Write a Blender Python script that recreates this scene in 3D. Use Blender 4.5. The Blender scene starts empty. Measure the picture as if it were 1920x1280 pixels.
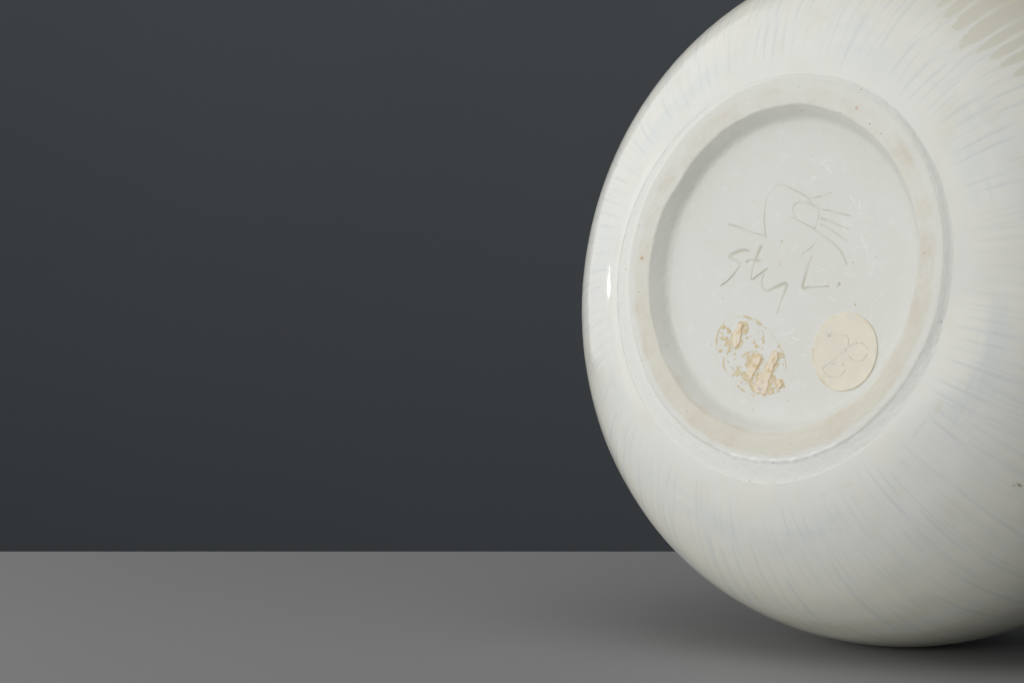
import bpy, math, random
import numpy as np
from mathutils import Matrix, Vector, noise

# ------------------------------------------------------------------ camera, world, lamps, exposure
sc = bpy.context.scene
COL = sc.collection
PITCH = math.radians(3.0)
CAM_H = 0.158204                       # camera height above the table top (metres)
cam_d = bpy.data.cameras.new('camera')
cam = bpy.data.objects.new('camera', cam_d)
COL.objects.link(cam)
cam.location = (0, 0, CAM_H)
cam.rotation_euler = (math.pi / 2 - PITCH, 0, 0)
cam_d.sensor_width = 36
cam_d.lens = 112.5
cam_d.clip_start = 0.01
cam_d.clip_end = 50
sc.camera = cam
sc.view_settings.view_transform = 'Standard'
sc.view_settings.look = 'None'
sc.view_settings.exposure = 0
sc.view_settings.gamma = 1

w = bpy.data.worlds.new('World')
sc.world = w
w.use_nodes = True
w.node_tree.nodes['Background'].inputs['Color'].default_value = (1.0, 0.96, 0.86, 1)
w.node_tree.nodes['Background'].inputs['Strength'].default_value = 0.02

TARGET = Vector((0.10, 1.10, 0.11))    # middle of the vase
def area(name, loc, size, power, color=(1, 1, 1), aim=None, spread=180):
    d = bpy.data.lights.new(name, 'AREA')
    d.shape = 'RECTANGLE'
    d.size, d.size_y = size
    d.energy = power
    d.color = color
    d.spread = math.radians(spread)
    o = bpy.data.objects.new(name, d)
    COL.objects.link(o)
    o.location = loc
    o.rotation_euler = ((aim or TARGET) - Vector(loc)).to_track_quat('-Z', 'Y').to_euler()
    return o
def soft_area(name, d, power, color=(1, 1, 1), size=(0.9, 0.9), dist=1.35):
    return area(name, TARGET + Vector(d).normalized() * dist, size, power, color)
soft_area('overhead_softbox', (0, 0.1, 1), 6.6, (1.0, 1.0, 0.985), (2.2, 2.2))
soft_area('high_front_softbox', (0, -0.4, 0.9), 5.2, (1, 1, 1), (1.2, 1.2))
soft_area('left_softbox', (-1, -0.1, 0.16), 6.7, (1, 1, 1), (1.2, 0.75))
soft_area('low_left_front_fill', (-0.7, -0.7, 0.05), 6.5, (1, 1, 0.985), (0.9, 0.45))  # added unseen fill, lifts the lower left of the vase
soft_area('low_front_fill', (-0.15, -1, 0.1), 2.3, (1, 1, 0.985), (0.9, 0.45))  # added unseen fill, lightens the table and underside from the front
soft_area('back_left_fill', (-0.75, 0.6, 0.3), 4.0, (1, 1, 1), (1.2, 1.2))  # added unseen fill for the left rim, from behind
area('strip_lamp', (-1.020, 1.638, 0.241), (0.036, 0.032), 0.40, (1, 1, 1), Vector((0.032, 1.072, 0.121)))
area('backdrop_fill', (-0.6, 2.2, 2.6), (2.6, 0.4), 15.0, (0.98, 0.975, 1.0), Vector((-0.2, 3.2, 0.9)), 90)  # added unseen light, put in to brighten the backdrop

# ------------------------------------------------------------------ materials
def new_mat(name):
    m = bpy.data.materials.new(name)
    m.use_nodes = True
    nt = m.node_tree
    return m, nt, nt.nodes['Principled BSDF']
def N(nt, typ, **kw):
    n = nt.nodes.new(typ)
    for k, v in kw.items():
        if k.startswith('i_'):
            n.inputs[k[2:].replace('_', ' ')].default_value = v
        else:
            setattr(n, k, v)
    return n
def coord(nt, scale=(1, 1, 1)):
    t = N(nt, 'ShaderNodeTexCoord')
    m = N(nt, 'ShaderNodeMapping')
    m.inputs['Scale'].default_value = scale
    nt.links.new(t.outputs['Object'], m.inputs['Vector'])
    return m.outputs['Vector']
def noise_n(nt, vec, scale, detail=4, rough=0.55):
    n = N(nt, 'ShaderNodeTexNoise')
    n.inputs['Scale'].default_value = scale
    n.inputs['Detail'].default_value = detail
    n.inputs['Roughness'].default_value = rough
    nt.links.new(vec, n.inputs['Vector'])
    return n.outputs['Fac']
def ramp(nt, fac, a, b, ca=(0, 0, 0, 1), cb=(1, 1, 1, 1)):
    r = N(nt, 'ShaderNodeMapRange')
    r.inputs['From Min'].default_value = a
    r.inputs['From Max'].default_value = b
    r.interpolation_type = 'SMOOTHSTEP'
    nt.links.new(fac, r.inputs['Value'])
    return r.outputs['Result']
def math_n(nt, op, a, b):
    n = N(nt, 'ShaderNodeMath', operation=op)
    for i, v in enumerate((a, b)):
        if isinstance(v, (int, float)):
            n.inputs[i].default_value = v
        else:
            nt.links.new(v, n.inputs[i])
    return n.outputs[0]
def mix(nt, fac, a, b):
    n = N(nt, 'ShaderNodeMix', data_type='RGBA')
    if isinstance(fac, (int, float)):
        n.inputs['Factor'].default_value = fac
    else:
        nt.links.new(fac, n.inputs['Factor'])
    for s, v in ((6, a), (7, b)):
        if isinstance(v, tuple):
            n.inputs[s].default_value = (*v, 1)
        else:
            nt.links.new(v, n.inputs[s])
    return n.outputs[2]
def attr(nt, name):
    return N(nt, 'ShaderNodeAttribute', attribute_name=name).outputs['Fac']
def bump(nt, b, h, strength, dist):
    n = N(nt, 'ShaderNodeBump')
    n.inputs['Strength'].default_value = strength
    n.inputs['Distance'].default_value = dist
    nt.links.new(h, n.inputs['Height'])
    nt.links.new(n.outputs['Normal'], b.inputs['Normal'])
def specks(nt, vec, scale, size, keep):
    """sparse small round dots: 1 inside a dot"""
    v = N(nt, 'ShaderNodeTexVoronoi')
    v.inputs['Scale'].default_value = scale
    nt.links.new(vec, v.inputs['Vector'])
    d = ramp(nt, v.outputs['Distance'], size, size * 0.35)
    s = N(nt, 'ShaderNodeSeparateColor')
    nt.links.new(v.outputs['Color'], s.inputs['Color'])
    k = math_n(nt, 'GREATER_THAN', s.outputs[0], keep)
    return math_n(nt, 'MULTIPLY', d, k)

WHITE = (0.755, 0.758, 0.718)
def mat_glaze():
    m, nt, b = new_mat('white_glaze')
    v = coord(nt)
    c = mix(nt, ramp(nt, noise_n(nt, v, 30, 3), 0.35, 0.7), WHITE, (0.755, 0.748, 0.694))
    c = mix(nt, math_n(nt, 'MULTIPLY', ramp(nt, noise_n(nt, v, 75, 4), 0.52, 0.72), 0.35), c, (0.69, 0.675, 0.575))
    c = mix(nt, attr(nt, 'warm'), c, (0.725, 0.70, 0.575))
    c = mix(nt, attr(nt, 'wash'), c, (0.615, 0.675, 0.685))
    c = mix(nt, attr(nt, 'groove'), c, (0.585, 0.625, 0.635))
    bare = attr(nt, 'bare')
    g = noise_n(nt, v, 2600, 2)
    edge = math_n(nt, 'ADD', bare, math_n(nt, 'MULTIPLY', math_n(nt, 'SUBTRACT', noise_n(nt, v, 1300, 4, 0.7), 0.5), 1.3))
    bmask = math_n(nt, 'MULTIPLY', ramp(nt, edge, 0.28, 0.74), 0.95)
    bc = mix(nt, g, (0.645, 0.63, 0.53), (0.70, 0.685, 0.595))
    c = mix(nt, bmask, c, bc)
    c = mix(nt, math_n(nt, 'MULTIPLY', specks(nt, v, 260, 0.07, 0.95), 0.45), c, (0.30, 0.27, 0.20))
    c = mix(nt, math_n(nt, 'MULTIPLY', attr(nt, 'chip'), ramp(nt, noise_n(nt, v, 1500, 3), 0.35, 0.55)), c, (0.27, 0.21, 0.12))
    nt.links.new(c, b.inputs['Base Color'])
    r = N(nt, 'ShaderNodeMapRange')
    nt.links.new(bmask, r.inputs['Value'])
    r.inputs['To Min'].default_value = 0.10
    r.inputs['To Max'].default_value = 0.6
    nt.links.new(r.outputs['Result'], b.inputs['Roughness'])
    b.inputs['IOR'].default_value = 1.20
    bump(nt, b, math_n(nt, 'ADD', noise_n(nt, v, 60, 2), math_n(nt, 'MULTIPLY', noise_n(nt, v, 1400, 2), 0.03)), 0.25, 0.0012)
    return m
def mat_foot():
    m, nt, b = new_mat('bare_foot_clay')
    v = coord(nt)
    sand = mix(nt, noise_n(nt, v, 2400, 3), (0.605, 0.585, 0.50), (0.71, 0.69, 0.61))
    sand = mix(nt, math_n(nt, 'MULTIPLY', ramp(nt, noise_n(nt, v, 45, 3), 0.45, 0.7), 0.6), sand, (0.58, 0.52, 0.42))
    # fine turning / rubbing marks
    st = noise_n(nt, coord(nt, (9000, 260, 1)), 1.0, 2)
    sand = mix(nt, math_n(nt, 'MULTIPLY', ramp(nt, st, 0.50, 0.75), 0.35), sand, (0.62, 0.53, 0.45))
    gl = mix(nt, noise_n(nt, v, 90, 3), (0.71, 0.712, 0.67), (0.665, 0.665, 0.62))
    c = mix(nt, ramp(nt, math_n(nt, 'ADD', attr(nt, 'sand'), math_n(nt, 'MULTIPLY', math_n(nt, 'SUBTRACT', noise_n(nt, v, 95, 6, 0.68), 0.5), 1.8)), 0.25, 0.95), gl, sand)
    c = mix(nt, attr(nt, 'white'), c, (0.748, 0.75, 0.712))
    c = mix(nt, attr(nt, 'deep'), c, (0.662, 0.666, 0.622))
    c = mix(nt, attr(nt, 'grit'), c, mix(nt, ramp(nt, noise_n(nt, v, 1300, 4, 0.7), 0.4, 0.6), (0.66, 0.66, 0.625), (0.73, 0.73, 0.695)))
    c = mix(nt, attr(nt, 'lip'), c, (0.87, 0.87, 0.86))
    c = mix(nt, math_n(nt, 'MULTIPLY', specks(nt, v, 420, 0.16, 0.94), 0.75), c, (0.25, 0.21, 0.14))
    c = mix(nt, math_n(nt, 'MULTIPLY', specks(nt, v, 130, 0.06, 0.80), 0.8), c, (0.28, 0.24, 0.16))
    c = mix(nt, attr(nt, 'spot'), c, (0.50, 0.30, 0.13))
    nt.links.new(c, b.inputs['Base Color'])
    b.inputs['Roughness'].default_value = 0.5
    b.inputs['IOR'].default_value = 1.35
    bump(nt, b, math_n(nt, 'ADD', noise_n(nt, v, 1500, 3), math_n(nt, 'MULTIPLY', noise_n(nt, v, 180, 3), 2.0)), 0.3, 0.00035)
    return m
def base_color(nt, v):
    c = mix(nt, ramp(nt, noise_n(nt, v, 38, 4), 0.35, 0.7), (0.655, 0.658, 0.610), (0.672, 0.676, 0.640))
    c = mix(nt, math_n(nt, 'MULTIPLY', ramp(nt, noise_n(nt, v, 230, 5, 0.7), 0.52, 0.72), 0.45), c, (0.735, 0.745, 0.73))
    c = mix(nt, math_n(nt, 'MULTIPLY', ramp(nt, noise_n(nt, v, 140, 4), 0.6, 0.75), 0.3), c, (0.66, 0.645, 0.56))
    c = mix(nt, attr(nt, 'scratch'), c, (0.80, 0.80, 0.77))
    c = mix(nt, math_n(nt, 'MULTIPLY', specks(nt, v, 330, 0.09, 0.86), 0.6), c, (0.30, 0.28, 0.22))
    return mix(nt, attr(nt, 'spot'), c, (0.48, 0.34, 0.14))
def mat_base():
    m, nt, b = new_mat('matt_glazed_base')
    v = coord(nt)
    nt.links.new(base_color(nt, v), b.inputs['Base Color'])
    b.inputs['Roughness'].default_value = 0.42
    b.inputs['IOR'].default_value = 1.38
    bump(nt, b, math_n(nt, 'ADD', noise_n(nt, v, 900, 3), math_n(nt, 'MULTIPLY', noise_n(nt, v, 90, 3), 3.0)), 0.25, 0.0003)
    return m
def mat_incised():
    m, nt, b = new_mat('incised_line')
    v = coord(nt)
    c = mix(nt, attr(nt, 'ink'), base_color(nt, v), (0.545, 0.535, 0.44))
    nt.links.new(c, b.inputs['Base Color'])
    b.inputs['Roughness'].default_value = 0.42
    b.inputs['IOR'].default_value = 1.38
    return m
def mat_glue():
    m, nt, b = new_mat('dried_glue')
    v = coord(nt)
    c = mix(nt, ramp(nt, noise_n(nt, v, 900, 4, 0.7), 0.3, 0.7), (0.58, 0.47, 0.27), (0.68, 0.61, 0.45))
    c = mix(nt, math_n(nt, 'MULTIPLY', ramp(nt, noise_n(nt, v, 1600, 3), 0.58, 0.68), 0.7), c, (0.42, 0.33, 0.19))
    c = mix(nt, ramp(nt, attr(nt, 'ink'), 0.30, 0.62), base_color(nt, v), c)
    nt.links.new(c, b.inputs['Base Color'])
    b.inputs['Roughness'].default_value = 0.6
    bump(nt, b, noise_n(nt, v, 1800, 3), 0.5, 0.0004)
    return m
def mat_paper(name, ca, cb, ink):
    m, nt, b = new_mat(name)
    v = coord(nt)
    c = mix(nt, ramp(nt, noise_n(nt, v, 170, 5, 0.6), 0.3, 0.7), ca, cb)
    c = mix(nt, math_n(nt, 'MULTIPLY', ramp(nt, noise_n(nt, v, 1900, 3), 0.5, 0.75), 0.25), c, tuple(x * 0.86 for x in ca))
    c = mix(nt, attr(nt, 'stain'), c, (0.64, 0.48, 0.26))
    k = math_n(nt, 'MULTIPLY', attr(nt, 'ink'), math_n(nt, 'MULTIPLY', ramp(nt, noise_n(nt, v, 1500, 2), 0.40, 0.60), 0.45))
    c = mix(nt, k, c, ink)
    nt.links.new(c, b.inputs['Base Color'])
    b.inputs['Roughness'].default_value = 0.75
    b.inputs['IOR'].default_value = 1.3
    bump(nt, b, noise_n(nt, v, 1500, 4, 0.6), 0.35, 0.0003)
    return m
def mat_plain(name, ca, cb, scale, rough, bs=0.0):
    m, nt, b = new_mat(name)
    v = coord(nt)
    nt.links.new(mix(nt, noise_n(nt, v, scale, 5, 0.6), ca, cb), b.inputs['Base Color'])
    b.inputs['Roughness'].default_value = rough
    b.inputs['IOR'].default_value = 1.3
    if bs:
        bump(nt, b, noise_n(nt, v, 700, 4, 0.6), bs, 0.0004)
    return m
M_GLAZE, M_FOOT, M_BASE, M_INC, M_GLUE = mat_glaze(), mat_foot(), mat_base(), mat_incised(), mat_glue()
M_LABEL = mat_paper('cream_label_paper', (0.76, 0.715, 0.60), (0.71, 0.68, 0.585), (0.22, 0.24, 0.28))
M_SCRAP = mat_paper('torn_label_paper', (0.79, 0.72, 0.61), (0.75, 0.655, 0.51), (0.10, 0.15, 0.33))
M_TABLE = mat_plain('grey_tabletop_paint', (0.252, 0.252, 0.257), (0.262, 0.262, 0.267), 9, 0.55, 0.06)
M_WALL = mat_plain('slate_backdrop_paper', (0.084, 0.0955, 0.1055), (0.090, 0.1025, 0.1125), 5, 0.9, 0.05)

# ------------------------------------------------------------------ helpers
def tag(o, label=None, cat=None, kind=None):
    if label: o['label'] = label
    if cat: o['category'] = cat
    if kind: o['kind'] = kind
    return o
def make_obj(name, V, faces, mat, parent=None, attrs=None, normals=None, smooth=True):
    """one mesh object from numpy vertices and quads (or a list of polygons)"""
    me = bpy.data.meshes.new(name)
    V = np.asarray(V, dtype=np.float64)
    if isinstance(faces, np.ndarray):
        me.vertices.add(len(V))
        me.vertices.foreach_set('co', V.ravel().astype(np.float32))
        nf = len(faces)
        me.loops.add(nf * 4)
        me.loops.foreach_set('vertex_index', faces.ravel().astype(np.int32))
        me.polygons.add(nf)
        me.polygons.foreach_set('loop_start', (np.arange(nf) * 4).astype(np.int32))
        me.update(calc_edges=True)
    else:
        me.from_pydata(V.tolist(), [], faces)
    me.polygons.foreach_set('use_smooth', np.full(len(me.polygons), smooth))
    for k, a in (attrs or {}).items():
        at = me.attributes.new(k, 'FLOAT', 'POINT')
        at.data.foreach_set('value', np.asarray(a, dtype=np.float32).ravel())
    me.materials.append(mat)
    if normals is not None:
        me.normals_split_custom_set_from_vertices(normals.tolist())
    me.update()
    o = bpy.data.objects.new(name, me)
    COL.objects.link(o)
    if parent: o.parent = parent
    return o
def sstep(a, b, x):
    t = np.clip((x - a) / (b - a), 0, 1)
    return t * t * (3 - 2 * t)
def fbm2(X, Y, scale, seed, octaves=4, gain=0.55):
    """value noise in numpy, about -1..1"""
    rs = np.random.RandomState(seed)
    out = np.zeros_like(X); amp = 1.0; tot = 0
    for k in range(octaves):
        G = rs.uniform(-1, 1, (64, 64))
        x = (X / scale + 31.7 * k) % 64; y = (Y / scale + 17.3 * k) % 64
        i = np.floor(x).astype(int); j = np.floor(y).astype(int)
        fx = x - i; fy = y - j
        fx = fx * fx * (3 - 2 * fx); fy = fy * fy * (3 - 2 * fy)
        i %= 64; j %= 64; i2 = (i + 1) % 64; j2 = (j + 1) % 64
        out += amp * ((G[i, j] * (1 - fx) + G[i2, j] * fx) * (1 - fy) + (G[i, j2] * (1 - fx) + G[i2, j2] * fx) * fy)
        tot += amp; amp *= gain; scale /= 2.0
    return out / tot * 1.6
def ring_grid(np_, nt_):
    """quads of a closed ring lattice: np_ rings of nt_ vertices"""
    i = np.arange(np_ - 1)[:, None] * nt_
    j = np.arange(nt_)[None, :]
    j2 = (j + 1) % nt_
    return np.stack([i + j, i + j2, i + nt_ + j2, i + nt_ + j], -1).reshape(-1, 4)
def dist_poly(X, Y, pts):
    """distance from lattice points to a polyline, with the position 0..1 along it"""
    D = np.full(X.shape, 1e9); T = np.zeros(X.shape)
    L = [0]
    for a, b in zip(pts[:-1], pts[1:]): L.append(L[-1] + math.dist(a, b))
    for k, (a, b) in enumerate(zip(pts[:-1], pts[1:])):
        dx, dy = b[0] - a[0], b[1] - a[1]
        l2 = dx * dx + dy * dy + 1e-9
        t = np.clip(((X - a[0]) * dx + (Y - a[1]) * dy) / l2, 0, 1)
        d = np.hypot(X - a[0] - t * dx, Y - a[1] - t * dy)
        m = d < D
        D[m] = d[m]; T[m] = ((L[k] + t * math.sqrt(l2)) / L[-1])[m]
    return D, T
def smooth_line(pts, n=6):
    """Catmull-Rom through the points"""
    if len(pts) < 3: return pts
    P = [pts[0]] + list(pts) + [pts[-1]]
    out = []
    for k in range(1, len(P) - 2):
        p0, p1, p2, p3 = (np.array(P[q]) for q in (k - 1, k, k + 1, k + 2))
        for t in np.linspace(0, 1, n, endpoint=False):
            out.append(tuple(0.5 * (2 * p1 + (p2 - p0) * t + (2 * p0 - 5 * p1 + 4 * p2 - p3) * t * t + (3 * p1 - p0 - 3 * p2 + p3) * t ** 3)))
    out.append(tuple(pts[-1]))
    return out
def inside(X, Y, poly):
    r = np.zeros(X.shape, bool)
    for (x1, y1), (x2, y2) in zip(poly, poly[1:] + poly[:1]):
        c = ((y1 > Y) != (y2 > Y)) & (X < (x2 - x1) * (Y - y1) / (y2 - y1 + 1e-12) + x1)
        r ^= c
    return r

# ------------------------------------------------------------------ setting: backdrop and table
def box(name, x0, x1, y0, y1, z0, z1, mat, bevel):
    V = [(x, y, z) for z in (z0, z1) for y in (y0, y1) for x in (x0, x1)]
    F_ = [(0, 2, 3, 1), (4, 5, 7, 6), (0, 1, 5, 4), (2, 6, 7, 3), (0, 4, 6, 2), (1, 3, 7, 5)]
    o = make_obj(name, V, F_, mat, smooth=False)
    if bevel:
        md = o.modifiers.new('bevel', 'BEVEL'); md.width = bevel; md.segments = 3
    return o
wall = box('backdrop_wall', -4, 4, 3.2, 3.26, -1.2, 4, M_WALL, 0)
tag(wall, 'plain dark slate grey backdrop behind the white vase', kind='structure')
table = box('table', -1.3, 1.3, -0.35, 1.3372, -0.035, 0.0, M_TABLE, 0.0008)
tag(table, 'smooth plain grey tabletop that the white vase lies on', 'table')

# ------------------------------------------------------------------ the vase
U = 0.11 / 645                          # one working unit in metres
vase = bpy.data.objects.new('vase', None)
COL.objects.link(vase)
# local Z = axis from the foot towards the mouth, origin = centre of the foot rim
C0 = Vector((0.08566007, 0.02330978, -1.02325581))
AX = [(-0.75214830, 0.0, -0.65899388), (0.07934286, 0.99272546, -0.09055866), (0.6542, -0.1204, -0.74667677)]
B = Matrix(((AX[0][0], AX[1][0], AX[2][0], C0.x), (AX[0][1], AX[1][1], AX[2][1], C0.y), (AX[0][2], AX[1][2], AX[2][2], C0.z), (0, 0, 0, 1)))
R3 = Matrix.Rotation(math.pi / 2 - PITCH, 4, 'X')
vase.matrix_world = Matrix.Translation((0, 0, CAM_H)) @ R3 @ B
tag(vase, 'white porcelain vase lying on its side with its marked round foot turned to the viewer', 'vase')
D2 = math.pi / 180
NT = 2160
PHI = np.arange(NT) * 2 * math.pi / NT
DEG = np.degrees(PHI)
rng = np.random.RandomState(5)

# where the foot wall meets the body: slightly off centre, as turned by hand
RJ = 388 + 16 * np.cos(PHI - math.radians(296)) + 1.2 * np.sin(3 * PHI + 1) + 0.8 * np.sin(7 * PHI)
SJ = 8.0 + 1.5 * np.cos(PHI - math.pi)
R_, SM, Q_, SH = 685.4067, 421.2068, 2.3356, 620.0
AA = 490.4699
def s_of_r(r): return SM - AA * np.maximum(1 - (r / R_) ** Q_, 0) ** (1 / Q_)
def body():
    rb = 565.0
    sb = s_of_r(rb); sl = (s_of_r(rb + 1) - s_of_r(rb - 1)) / 2
    rows_r, rows_s = [], []
    for t in np.linspace(0, 1, 60):                        # concave sweep from the foot to the belly
        r = RJ + (rb - RJ) * t
        L = rb - RJ
        h00 = 2*t**3 - 3*t**2 + 1; h10 = t**3 - 2*t**2 + t; h01 = -2*t**3 + 3*t**2; h11 = t**3 - t**2
        s = h00 * SJ + h10 * L * 0.20 + h01 * sb + h11 * L * sl
        rows_r.append(r); rows_s.append(s + 0 * r)
    # belly by equal arc steps
    th = np.linspace(0, 1, 3000)
    rr = rb + (R_ - rb) * np.sin(th * math.pi / 2)
    ss = s_of_r(rr)
    th2 = np.linspace(0, 1, 3000)
    ang = th2 * math.radians(74)
    r2 = R_ * np.cos(ang); s2 = SM + SH * np.sin(ang)
    # neck and flared mouth, then back inside
    re, se = r2[-1], s2[-1]
    nk = [(re * 0.93, se + 35), (re * 0.90, se + 80), (re * 0.93, se + 125), (re * 1.04, se + 165), (re * 1.10, se + 185),
          (re * 1.11, se + 194), (re * 1.08, se + 198), (re * 1.03, se + 190), (re * 0.88, se + 130), (re * 0.84, se + 80), (re * 0.88, se + 20), (re * 1.6, se - 60), (re * 2.8, se - 200)]
    nr = [q[0] for q in nk]; ns = [q[1] for q in nk]
    cr = np.concatenate([rr, r2[1:]]); cs = np.concatenate([ss, s2[1:]])
    arc = np.concatenate([[0], np.cumsum(np.hypot(np.diff(cr), np.diff(cs)))])
    steps = np.concatenate([np.arange(3.2, 480, 3.2), np.arange(482, arc[-1], 9)])
    for a in steps:
        rows_r.append(np.full(NT, np.interp(a, arc, cr))); rows_s.append(np.full(NT, np.interp(a, arc, cs)))
    for r, s in smooth_line(list(zip([cr[-1]] + nr, [cs[-1]] + ns)), 4)[1:]:
        rows_r.append(np.full(NT, r)); rows_s.append(np.full(NT, s))
    Rr = np.array(rows_r); Ss = np.array(rows_s)
    T = np.vstack([np.zeros(NT), np.cumsum(np.hypot(np.diff(Rr, axis=0), np.diff(Ss, axis=0)), 0)])   # arc length from the foot
    groove = np.zeros_like(T)
    tiers = [(34, 20, 150, 45, 0.0, 1), (128, 45, 330, 60, 1.5, 1), (300, 50, 520, 70, 0.4, 1), (480, 40, 760, 60, 1.9, 1),
             (60, 40, 260, 60, 0.8, 0), (170, 60, 420, 80, 2.2, 0), (330, 60, 640, 80, 1.2, 0)]
    for a0, ja, a1, jb, off, bold in tiers:
        for k in range(120):
            amp = 0.0 if rng.rand() < 0.12 else rng.uniform(0.25, 1.0) ** 1.3 * (0.72 if bold else 0.40)
            if amp == 0: continue
            c = (k * 3 + off + rng.normal(0, 0.30)) % 360
            st = a0 + rng.normal(0, ja * 0.5); en = a1 + rng.normal(0, jb * 0.5)
            dr = rng.normal(-0.006, 0.0045)
            wd = rng.uniform(0.20, 0.40) if bold else rng.uniform(0.14, 0.22)
            cc = c + dr * (T[:, 0] - st) + 0.07 * np.sin(T[:, 0] / 60 + k)
            j0 = int(c * NT / 360)
            cols = (np.arange(j0 - 36, j0 + 37)) % NT
            dd = (DEG[cols][None, :] - cc[:, None] + 180) % 360 - 180
            tt = T[:, cols]
            soft = wd * (1 + 0.8 * sstep(st, en, tt))
            g = amp * np.exp(-(dd / soft) ** 2) * sstep(st - 14, st + 28, tt) * (1 - sstep(en - 45, en + 12, tt))
            groove[:, cols] = np.maximum(groove[:, cols], g)
    # bluish glaze pooled where the strokes begin
    w = fbm2(DEG[None, :] + 0 * T, T, 9.0, 3, 3) * 0.5 + fbm2(DEG[None, :] + 0 * T, T * 0.4, 22.0, 8, 2) * 0.9
    low = 0.55 + 0.45 * np.clip(-np.cos(PHI - math.radians(45)), 0, 1)[None, :]
    wash = np.clip(w + 0.28, 0, 1) * np.exp(-((T - 80) / 46) ** 2) * 0.62 * low
    wash = np.clip(wash + 0.10 * np.clip(fbm2(DEG[None, :] * 3 + 0 * T, T * 0.25, 14.0, 11, 3), 0, 1), 0, 1)
    # matt unglazed leaf with white glazed veins
    S = Ss
    dphi = (DEG[None, :] - 127.8 + 180) % 360 - 180
    border = 80 + (np.abs(dphi) / 12.3) ** 1.7 * 28
    tooth = np.abs(((DEG[None, :] + 0.022 * (S - 109)) % 3) - 1.5) / 1.5
    vein = np.full(S.shape, 99.0)
    for c in (105.2, 108.4, 111.5, 114.6, 117.7, 121.0, 124.9, 129.4, 132.3, 135.2, 138.0, 141.1, 144.2, 147.0, 150.2):
        cc = c - 0.9 * np.tanh((S - 109) / 60)
        vein = np.minimum(vein, np.abs((DEG[None, :] - cc + 180) % 360 - 180))
    tip = np.clip(vein / 1.3, 0, 1)
    leaf = (S - border + 26 * (tip - 0.65) + 9 * fbm2(DEG[None, :] * 2 + 0 * S, S, 4, 21, 3)) / 22
    leaf = np.clip(0.5 + leaf, 0, 1) * (1 - sstep(300, 330, S))
    vw = 0.34 + 0.10 * fbm2(DEG[None, :] + 0 * S, S, 14, 4, 2)
    bare = leaf * sstep(vw, vw + 0.25, vein)
    # worn rough patches beside the foot and a small dirty chip
    for pc, tc, pw, tw, a in ((215.5, 52, 2.6, 7, 0.50), (222.3, 46, 3.6, 6, 0.46), (246.5, 40, 3.2, 5, 0.46), (254.0, 38, 2.2, 4, 0.42), (268, 34, 3.5, 5, 0.38)):
        bare = np.maximum(bare, a * (1 - sstep(0.6, 1.25, np.hypot((DEG[None, :] - pc) / pw, (T - tc) / tw))))
    chip = np.exp(-((DEG[None, :] - 219.4) / 0.26) ** 2 - ((Rr - 600) / 3.4) ** 2) + 0.8 * np.exp(-((DEG[None, :] - 220.0) / 0.2) ** 2 - ((Rr - 595) / 2) ** 2)
    on_leaf = sstep(0.2, 0.6, leaf)
    groove = groove * (1 - on_leaf) + 0.30 * on_leaf * np.exp(-(vein / 0.15) ** 2) * sstep(140, 170, S)
    dS = np.gradient(Ss, axis=0); dR = np.gradient(Rr, axis=0)
    ln = np.hypot(dS, dR) + 1e-9
    nr_, ns_ = dS / ln, -dR / ln
    # hand-turned surface: broad shallow unevenness, the cut strokes, the thin bare leaf
    disp = -0.42 * groove - 0.12 * bare + 0.55 * fbm2(DEG[None, :] * 4 + 0 * T, T, 90, 14, 2) * sstep(20, 120, T) * (1 - sstep(800, 900, T))
    seam = np.exp(-(((DEG[None, :] + 180) % 360 - 180) / 10) ** 2)
    Rr = Rr + nr_ * disp; Ss = Ss + ns_ * disp
    V = np.stack([Rr * np.cos(PHI), Rr * np.sin(PHI), Ss], -1).reshape(-1, 3) * U
    F_ = ring_grid(len(Rr), NT)[:, ::-1]
    return make_obj('body', V, F_[:, ::-1] if BODY_FLIP else F_, M_GLAZE, vase, dict(groove=np.clip(groove, 0, 1) * 0.72, wash=wash, chip=np.clip(chip, 0, 1), bare=bare, warm=0.95 * sstep(110, 380, T) * np.clip(0.75 + 0.5 * fbm2(DEG[None, :] + 0 * T, T, 60, 61, 3), 0, 1)))
BODY_FLIP = True
body()

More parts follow.
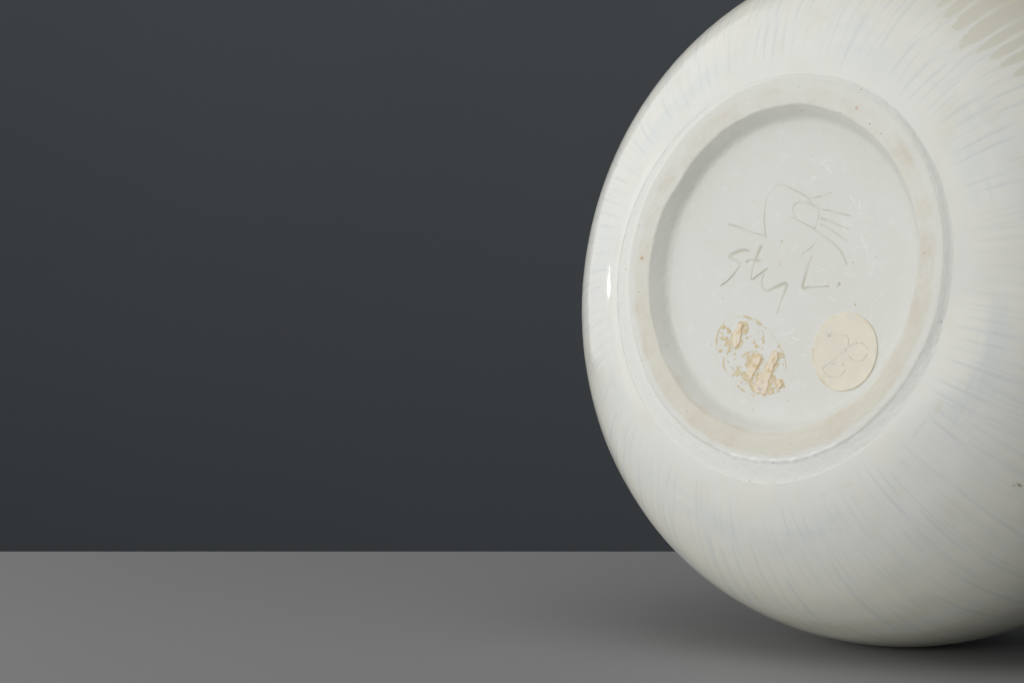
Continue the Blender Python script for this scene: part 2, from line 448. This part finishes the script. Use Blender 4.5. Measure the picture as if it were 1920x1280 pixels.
# foot ring: outer wall, rounded rubbed rim, inner edge and inner wall
def foot():
    fac = np.zeros(NT)                                     # knife-trimmed inner edge: facets and nicks
    knots = np.arange(26) * 360 / 26 + rng.uniform(1, 11, 26); vals = rng.uniform(-3.6, 3.0, 26)
    fac = np.interp(DEG, np.r_[knots[-1] - 360, knots, knots[0] + 360], np.r_[vals[-1], vals, vals[0]])
    fac2 = 0.9 * np.sin(5 * PHI + 0.4) + 0.6 * np.sin(11 * PHI) + 0.4 * np.sin(23 * PHI + 2)
    out = 1.4 * np.sin(2 * PHI + 0.5) + 0.8 * np.sin(6 * PHI) + 0.5 * np.sin(17 * PHI)
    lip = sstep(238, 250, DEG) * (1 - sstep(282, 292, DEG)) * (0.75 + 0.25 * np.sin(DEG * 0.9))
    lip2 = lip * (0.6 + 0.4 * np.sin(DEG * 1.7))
    P = []                                                 # (r, s, sand, grit)
    def row(r, s, sand, grit, lp=0.0, wh=0.0, dp=0.0): P.append(tuple(q + 0 * PHI for q in (r, s, sand, grit, lp, wh, dp)))
    ro = 364 + out
    for t in np.linspace(0, 1, 16):                        # outer wall, coming up from the body
        r = RJ + 1.5 + (ro + 3 - RJ - 1.5) * t
        s = SJ + 0.4 + (2.9 - SJ - 0.4) * t ** 1.5
        row(r, s, 0.0, 0.40 * math.sin(math.pi * min(1, t * 1.1)), 0, 1.0)
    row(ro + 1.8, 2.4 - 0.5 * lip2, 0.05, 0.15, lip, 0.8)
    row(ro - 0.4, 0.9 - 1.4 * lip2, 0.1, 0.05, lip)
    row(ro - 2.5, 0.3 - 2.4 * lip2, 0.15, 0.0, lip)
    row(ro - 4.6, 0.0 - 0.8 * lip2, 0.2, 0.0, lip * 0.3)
    ri = 311.5 + fac + fac2
    for t in np.linspace(0.06, 1, 22):
        r = (ro - 4.6) + (ri + 4 - ro + 4.6) * t
        sand = 0.22 + 0.9 * sstep(0.05, 0.45, t)
        row(r, -0.6 * math.sin(math.pi * t), sand, 0.0)
    row(ri + 2.0, 0.35, 1.0, 0); row(ri + 0.3, 1.2, 0.9, 0); row(ri - 1.0, 2.6, 0.75, 0)
    for t in np.linspace(0.12, 1, 22):                     # inner wall sweeping down under the floor
        e = 1 - t
        r = (ri - 1.0) + (280 + 0.3 * fac2 - ri + 1.0) * t
        s = 2.6 + (27.9 - 2.6) * (np.minimum(1.0, 1.42 * t) if t < 0.5 else 0.71 + 0.29 * (1 - (1 - (t - 0.5) / 0.5) ** 2.45))
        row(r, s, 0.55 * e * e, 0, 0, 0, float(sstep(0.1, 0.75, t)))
    A = np.array(P)                                         # rows x 7 x NT
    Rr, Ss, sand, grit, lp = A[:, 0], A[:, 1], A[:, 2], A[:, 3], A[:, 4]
    white, deep = A[:, 5], A[:, 6]
    rough = fbm2(DEG[None, :] * 3 + 0 * Rr, Rr, 7.0, 31, 4)
    Ss = Ss + 0.35 * rough
    Rr = Rr + 0.3 * fbm2(DEG[None, :] * 3 + 0 * Rr, Rr + 40, 9.0, 37, 3)
    patch = 0.75 + 0.45 * np.cos(PHI - math.radians(265)) - 0.15 * np.cos(2 * PHI)
    sand = sand * np.clip(patch, 0.22, 1.1)
    X = Rr * np.cos(PHI); Y = Rr * np.sin(PHI)
    spot = np.exp(-(((X - 334) ** 2 + (Y - 25) ** 2) / 12.0)) + 0.7 * np.exp(-(((X + 150) ** 2 + (Y - 297) ** 2) / 9.0))
    V = np.stack([X, Y, Ss], -1).reshape(-1, 3) * U
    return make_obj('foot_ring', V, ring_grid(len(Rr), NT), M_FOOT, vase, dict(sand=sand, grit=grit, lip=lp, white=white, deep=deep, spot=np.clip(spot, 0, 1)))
foot()

# outlines of the marks on the base, in vase units (local X, Y)
DRAW=[[(150.5, 91.4), (133.4, 87.6), (116.2, 82.7), (96.1, 75.5), (79.2, 71.3), (59.5, 66.9)], [(57.2, 63.5), (60.8, 75.8), (65.0, 98.3), (65.3, 116.2), (61.8, 138.5), (55.9, 149.5), (45.8, 159.3), (32.5, 164.4), (21.4, 161.8), (1.6, 153.4), (-20.9, 143.8), (-32.3, 136.8), (-42.7, 125.4), (-50.0, 119.7), (-60.9, 116.8)], [(-83.9, 145.2), (-72.2, 141.2), (-53.8, 137.3), (-40.6, 134.8)], [(-36.8, 131.6), (-22.2, 129.4), (-4.9, 125.4), (-0.9, 118.9), (-3.8, 107.7), (-9.9, 99.7)], [(-25.1, 127.1), (-41.4, 125.0), (-49.8, 121.9), (-61.8, 122.0), (-62.3, 116.0)], [(-61.4, 111.7), (-60.9, 101.7), (-58.0, 88.6), (-53.6, 77.6)], [(3.8, 101.2), (-11.7, 95.3), (-31.3, 87.0), (-53.7, 77.0), (-70.7, 66.2), (-93.1, 53.6), (-107.2, 43.5), (-117.2, 34.5), (-124.8, 23.4), (-132.5, 10.2)], [(-69.2, 113.7), (-90.9, 109.8), (-112.6, 104.3), (-135.4, 99.8)], [(-68.0, 97.1), (-87.2, 91.1), (-106.4, 83.4), (-130.9, 75.8)], [(-66.3, 86.2), (-85.7, 78.0), (-105.2, 66.6), (-128.8, 54.4)], [(-59.8, 58.7), (-57.3, 51.1), (-48.7, 41.3), (-38.5, 34.9), (-29.5, 30.6)]]
TEXT=[[(96.9, 38.5), (109.5, 39.9), (123.2, 37.2), (140.6, 29.2), (128.8, 22.3), (114.9, 13.1), (122.7, 0.8), (138.0, -14.7), (156.5, -26.8)], [(68.6, 45.8), (74.3, 32.5), (81.1, 15.9), (85.0, -2.0), (85.6, -16.5), (69.3, -7.8), (49.6, 3.1)], [(99.3, 18.4), (88.4, 20.9), (66.1, 18.3)], [(57.7, -7.9), (60.1, -17.9), (58.3, -29.1), (51.5, -36.9), (41.9, -37.5), (26.0, -31.7), (10.2, -26.3), (1.3, -28.6), (5.8, -45.2), (13.5, -65.0), (19.5, -80.5)], [(-51.6, 23.6), (-46.1, 9.4), (-40.0, -12.6), (-35.9, -33.0), (-49.9, -33.2), (-76.5, -32.4), (-93.7, -31.3)], [(-116.2, -30.0), (-118.6, -27.8)]]
PENCIL=[[(-101.2, -120.6), (-105.8, -124.8), (-109.3, -121.3)], [(-131.0, -122.0), (-144.8, -124.1), (-149.6, -131.8), (-149.7, -143.0), (-141.9, -150.0), (-134.0, -157.0), (-121.4, -168.2), (-100.4, -180.9), (-97.4, -185.1), (-101.4, -192.1), (-112.3, -199.7), (-122.5, -200.3), (-134.3, -199.5), (-145.3, -190.4), (-143.7, -180.7), (-137.2, -174.4), (-128.7, -173.8), (-115.4, -177.3)], [(-152.4, -145.1), (-161.2, -138.8), (-172.7, -136.7), (-184.7, -139.5), (-196.4, -149.9), (-191.5, -161.0), (-185.4, -167.9), (-172.3, -171.5), (-161.1, -168.0), (-151.2, -159.7), (-144.5, -151.4), (-148.3, -145.8)]]
RINGS=[[(102.6, -85.6), (89.2, -87.9), (74.8, -91.7), (58.2, -100.1), (39.4, -112.2), (22.4, -126.5), (8.0, -143.0), (-2.6, -159.5), (-9.4, -177.4), (-9.2, -192.3)], [(-1.1, -225.3), (16.5, -233.7), (31.4, -233.1)], [(102.6, -85.6), (119.3, -87.7), (132.2, -91.5), (144.8, -99.0), (153.2, -111.2), (158.4, -126.4), (157.7, -144.7), (153.1, -153.8)], [(146.4, -123.4), (137.7, -135.6), (129.0, -147.7), (133.9, -165.9), (137.4, -169.0), (137.2, -181.1), (128.7, -191.7), (112.7, -201.4)], [(109.8, -212.8), (95.8, -221.7), (81.9, -229.8), (60.8, -236.4)], [(108.3, -208.2), (91.1, -211.8)], [(116.2, -184.1), (108.8, -193.1), (111.2, -197.6)], [(61.7, -225.9), (60.5, -239.4)]]
GLUE=[[(101.2, -100.7), (91.1, -108.3), (99.9, -135.6), (110.2, -146.2), (118.7, -135.6)], [(130.3, -112.8), (124.0, -118.9), (119.3, -129.5)], [(144.0, -108.2), (148.3, -123.4)], [(144.2, -126.4), (131.7, -138.6), (126.7, -152.3)], [(134.7, -167.5), (134.2, -162.9)], [(93.7, -162.8), (84.4, -161.2)], [(62.7, -153.6), (65.9, -159.7)], [(72.8, -165.7), (76.5, -186.9), (84.7, -199.0), (74.6, -207.9), (66.0, -219.9)], [(50.4, -165.7), (57.3, -192.8), (66.8, -210.9), (63.3, -228.9)], [(8.4, -159.5), (10.2, -180.5), (19.7, -198.5), (28.0, -230.0), (50.2, -230.3)], [(35.8, -183.6), (49.3, -198.7)], [(7.6, -210.4), (-7.9, -219.2)], [(105.9, -193.1), (94.4, -196.0), (86.1, -205.0)], [(87.0, -194.5), (77.3, -177.8)]]
SCRAPS=[[(106.8, -101.5), (97.3, -102.6), (101.8, -115.1), (102.2, -135.6), (109.4, -145.4), (117.2, -142.4), (121.0, -131.0), (118.2, -120.4), (112.6, -109.8)], [(60.3, -159.7), (49.9, -161.1), (49.2, -168.7), (54.8, -179.2), (61.3, -189.8), (66.7, -201.9), (71.0, -206.4), (80.6, -203.5), (79.8, -191.4), (73.6, -177.8), (67.1, -167.2)], [(21.6, -155.8), (11.4, -156.5), (11.4, -167.0), (18.4, -182.0), (21.9, -194.0), (27.2, -207.6), (30.2, -225.6), (35.0, -233.9), (53.9, -230.3), (61.1, -222.9), (58.3, -212.3), (49.3, -198.7), (35.8, -183.6), (28.8, -168.6)], [(9.5, -208.9), (-0.5, -208.1), (-4.9, -215.5), (2.0, -221.5), (10.7, -216.4)]]
INK=[[(49.9, -222.8), (46.9, -225.7), (39.5, -224.9)], [(39.3, -210.7), (38.8, -211.9)]]
DOTS=[[(76.6, -123.5), (75.6, -124.2)], [(67.5, -131.0), (70.1, -134.0)], [(53.7, -128.8), (46.4, -127.3)], [(150.7, -178.9), (149.6, -180.4)], [(102.3, -181.0), (101.6, -182.5)], [(113.3, -164.4), (112.4, -167.4)], [(150.4, -140.9), (149.4, -141.7)], [(-2.3, -175.9), (-3.0, -180.4)]]

# ------------------------------------------------------------------ recessed base with its incised marks
FLOOR = 28.0
def base():
    n = 640; h = 306.0
    xs = np.linspace(-h, h, n)
    X, Y = np.meshgrid(xs, xs, indexing='ij')
    RR = np.hypot(X, Y)
    Z = FLOOR + 0.9 * fbm2(X, Y, 120, 2, 3) * 0.5
    def strokes(lines, w0, depth, fade=0.0):
        m = np.zeros(X.shape)
        for q, ln in enumerate(lines):
            ln = smooth_line(ln)
            P = np.array(ln)
            sel = (X > P[:, 0].min() - 8) & (X < P[:, 0].max() + 8) & (Y > P[:, 1].min() - 8) & (Y < P[:, 1].max() + 8)
            ii = np.where(sel)
            d, t = dist_poly(X[ii], Y[ii], ln)
            w = w0 * (0.8 + 0.35 * np.sin(t * 5 + q * 1.7))
            v = np.exp(-(d / w) ** 2) * (0.72 + 0.28 * np.sin(t * 9 + q))
            m[ii] = np.maximum(m[ii], v)
        return m
    text = strokes(TEXT, 2.9, 1)
    draw = strokes(DRAW, 1.8, 1)
    Z = Z + 2.3 * text + 1.3 * draw                          # cut into the clay (away from the viewer)
    # glue and adhesive ghosts of the old oval label
    ghost = strokes(RINGS, 2.7, 1) * np.clip(1.0 + 0.9 * fbm2(X, Y, 7, 77, 3), 0, 1)
    glue = strokes(GLUE, 8.0, 1)
    for pl in SCRAPS:
        dd, _ = dist_poly(X, Y, pl + pl[:1])
        glue = np.maximum(glue, np.where(inside(X, Y, pl), 1, np.exp(-(dd / 4.5) ** 2)))
    glue = np.clip(glue * (0.95 + 1.0 * fbm2(X, Y, 9, 41, 4)), 0, 1)
    oval = RINGS[0] + [(-9, -212)] + RINGS[1] + RINGS[4][::-1] + RINGS[3][:2:-1] + RINGS[2][::-1]
    flake = inside(X, Y, oval) * sstep(0.36, 0.6, fbm2(X, Y, 8, 91, 4) + 0.55 * fbm2(X, Y, 30, 92, 2) - 0.25 + 0.20 * sstep(-140, -200, Y) + 0.25 * sstep(100, 140, X))
    glue = np.maximum(glue, 0.75 * flake)
    dots = strokes(DOTS, 2.2, 1)
    glue = np.clip(np.maximum.reduce([glue, ghost * 0.95, dots * 0.9]), 0, 1)
    Z = Z - 0.5 * sstep(0.3, 0.8, glue)
    scr = np.zeros(X.shape)
    r2 = np.random.RandomState(9)
    segs = [((-55, 205), (-84, 183)), ((-62, 210), (-66, 207)), ((-36, 178), (-48, 176)), ((-118, 92), (-122, 72)), ((-150, 130), (-154, 110)),
            ((-128, 140), (-139, 124)), ((-22, -112), (2, -122)), ((-20, -126), (-38, -132)), ((-44, -160), (-54, -158)), ((-160, 60), (-172, 40)), ((-95, -48), (-112, -58))]
    for _ in range(46):
        x, y = r2.uniform(-230, 60), r2.uniform(-200, 220); a = r2.uniform(-1.2, 1.2); l = r2.uniform(5, 24)
        if x < -60 or r2.rand() < 0.3: segs.append(((x, y), (x + l * math.cos(a), y + l * math.sin(a))))
    for k, s in enumerate(segs):
        (x0, y0), (x1, y1) = s
        mid = ((x0 + x1) / 2 + r2.uniform(-2, 2), (y0 + y1) / 2 + r2.uniform(-2, 2))
        sel = np.where((X > min(x0, x1) - 6) & (X < max(x0, x1) + 6) & (Y > min(y0, y1) - 6) & (Y < max(y0, y1) + 6))
        d, t = dist_poly(X[sel], Y[sel], [(x0, y0), mid, (x1, y1)])
        scr[sel] = np.maximum(scr[sel], (0.75 if k < 11 else r2.uniform(0.15, 0.5)) * np.exp(-(d / 1.0) ** 2))
    spot = np.zeros(X.shape)
    for x, y, s, a in [(21, 55.5, 2.2, 0.7), (-158, -66, 2.2, 0.9), (-104, 268, 3.2, 0.7), (-170, 62, 1.4, .5), (-146, 13, 1.5, .6), (-197, 22, 1.4, .5), (151, -52, 1.5, .6),
                       (60, -262, 1.7, .5), (-20, -246, 1.5, .6), (170, -140, 1.6, .7), (190, 60, 1.5, .4), (22, 12, 3.5, .25), (92, 135, 3.2, .2)]:
        spot = np.maximum(spot, a * np.exp(-((X - x) ** 2 + (Y - y) ** 2) / s ** 2))
    gx, gy = np.gradient(Z, xs[1] - xs[0])
    Nrm = np.stack([gx, gy, -np.ones_like(Z)], -1)
    Nrm /= np.linalg.norm(Nrm, axis=-1, keepdims=True)
    V = np.stack([X, Y, Z], -1).reshape(-1, 3) * U
    Nrm = Nrm.reshape(-1, 3)
    i, j = np.meshgrid(np.arange(n - 1), np.arange(n - 1), indexing='ij')
    v00 = i * n + j
    Q = np.stack([v00, v00 + 1, v00 + n + 1, v00 + n], -1).reshape(-1, 4)
    rc = np.hypot(X, Y).reshape(-1)[Q].max(1)
    Q = Q[rc < 288]
    fm = lambda a: a.reshape(-1)[Q].max(1)
    kt, kd, kg = fm(text) > 0.08, fm(draw) > 0.08, fm(glue) > 0.28
    kd &= ~kt; kg &= ~(kt | kd)
    def sub(name, mask, mat, parent, ink=None, label=None):
        q = Q[mask]
        ids, inv = np.unique(q, return_inverse=True)
        at = dict(scratch=scr.reshape(-1)[ids], spot=spot.reshape(-1)[ids])
        if ink is not None: at['ink'] = ink.reshape(-1)[ids]
        o = make_obj(name, V[ids], inv.reshape(-1, 4), mat, parent, at, Nrm[ids])
        if label: o['label'] = label
        return o
    b = sub('base', ~(kt | kd | kg), M_BASE, vase)
    sub('incised_signature', kt, M_INC, b, text * 0.85, 'incised handwritten signature cut into the clay')
    sub('incised_drawing', kd, M_INC, b, draw * 0.62, 'incised line drawing of a mark with short rays')
    sub('glue_residue', kg, M_GLUE, b, glue, 'brown glue left in an oval outline by a torn label')
    return b
B_OBJ = base()

# torn scraps of the old paper label, standing proud of the base
res = bpy.data.objects.new('torn_label', None)
COL.objects.link(res); res.parent = vase
res['label'] = 'torn cream scraps of an old oval label'
def scrap(poly, k):
    P = np.array(poly)
    st = 1.0
    xs = np.arange(P[:, 0].min() - 3, P[:, 0].max() + 3, st); ys = np.arange(P[:, 1].min() - 3, P[:, 1].max() + 3, st)
    X, Y = np.meshgrid(xs, ys, indexing='ij')
    d, _ = dist_poly(X, Y, poly + poly[:1])
    ins = inside(X, Y, poly)
    sd = np.where(ins, d, -d) + 2.6 + 1.6 * fbm2(X, Y, 6, 50 + k, 3)
    # thicker curled edge on the right (-X), feathered on the left
    g = (X - P[:, 0].mean()) / (np.ptp(P[:, 0]) / 2)
    H = 3.3 * sstep(0, 2.2, sd) * (0.65 - 0.30 * g) + 0.5 * fbm2(X, Y, 5, 60 + k, 4) * sstep(0, 2, sd)
    Z = FLOOR + 0.3 - H
    n, m = X.shape
    i, j = np.meshgrid(np.arange(n - 1), np.arange(m - 1), indexing='ij')
    v = i * m + j
    Q = np.stack([v, v + 1, v + m + 1, v + m], -1).reshape(-1, 4)
    Q = Q[sd.reshape(-1)[Q].max(1) > 0]
    ink = np.zeros(X.shape)
    for ln in INK:
        dd, _ = dist_poly(X, Y, ln if len(ln) > 1 else ln * 2)
        ink = np.maximum(ink, np.exp(-(dd / 3.2) ** 2))
    stain = 0.75 * (1 - sstep(0.2, 3.0, sd + 1.2 * fbm2(X, Y, 5, 70 + k, 3))) + 0.8 * sstep(0.1, 1, fbm2(X, Y, 9, 80 + k, 4) - 0.25 * (Y - P[:, 1].min()) / np.ptp(P[:, 1]) * -1)
    ids, inv = np.unique(Q, return_inverse=True)
    V = np.stack([X, Y, Z], -1).reshape(-1, 3)[ids] * U
    make_obj('paper_scrap', V, inv.reshape(-1, 4), M_SCRAP, res, dict(ink=ink.reshape(-1)[ids], stain=np.clip(stain, 0, 1).reshape(-1)[ids]))
for k, pl in enumerate(SCRAPS): scrap(pl, k)

# round paper label with faint pencil marks
def label():
    cx, cy = -141.9, -153.2
    nt_, rows = 300, []
    ph = np.arange(nt_) * 2 * math.pi / nt_
    rr = np.r_[np.linspace(0.5, 71.2, 56), 72.4, 73.0, 73.2, 73.2]
    zz = np.r_[np.full(56, 1.5), 1.35, 1.0, 0.5, -0.6]
    X = cx + rr[:, None] * (1 + 0.003 * np.sin(3 * ph) + 0.002 * np.sin(5 * ph + 1)) * np.cos(ph); Y = cy + rr[:, None] * (1 + 0.003 * np.sin(3 * ph)) * np.sin(ph)
    lift = 0.9 * sstep(50, 73, rr)[:, None] * (0.5 + 0.5 * np.cos(ph - math.radians(200))) ** 2
    Z = FLOOR - 0.6 - zz[:, None] - lift * (rr < 73.1)[:, None] + 0.12 * fbm2(X, Y, 20, 5, 3)
    ink = np.zeros(X.shape)
    for q, ln in enumerate(PENCIL):
        d, t = dist_poly(X, Y, smooth_line(ln))
        ink = np.maximum(ink, np.exp(-(d / (1.15 if q else 2.6)) ** 2))
    edge = sstep(64, 73, rr)[:, None] * np.clip(fbm2(X, Y, 14, 6, 3) + 0.25, 0, 1) * 0.5 * (0.4 + 0.6 * (np.cos(ph) > 0.3))
    ids = ring_grid(len(rr), nt_)
    make_obj('round_label', np.stack([X, Y, Z], -1).reshape(-1, 3) * U, ids[:, ::-1], M_LABEL, vase,
             dict(ink=ink, stain=edge))['label'] = 'round cream paper label with faint pencil writing'
label()
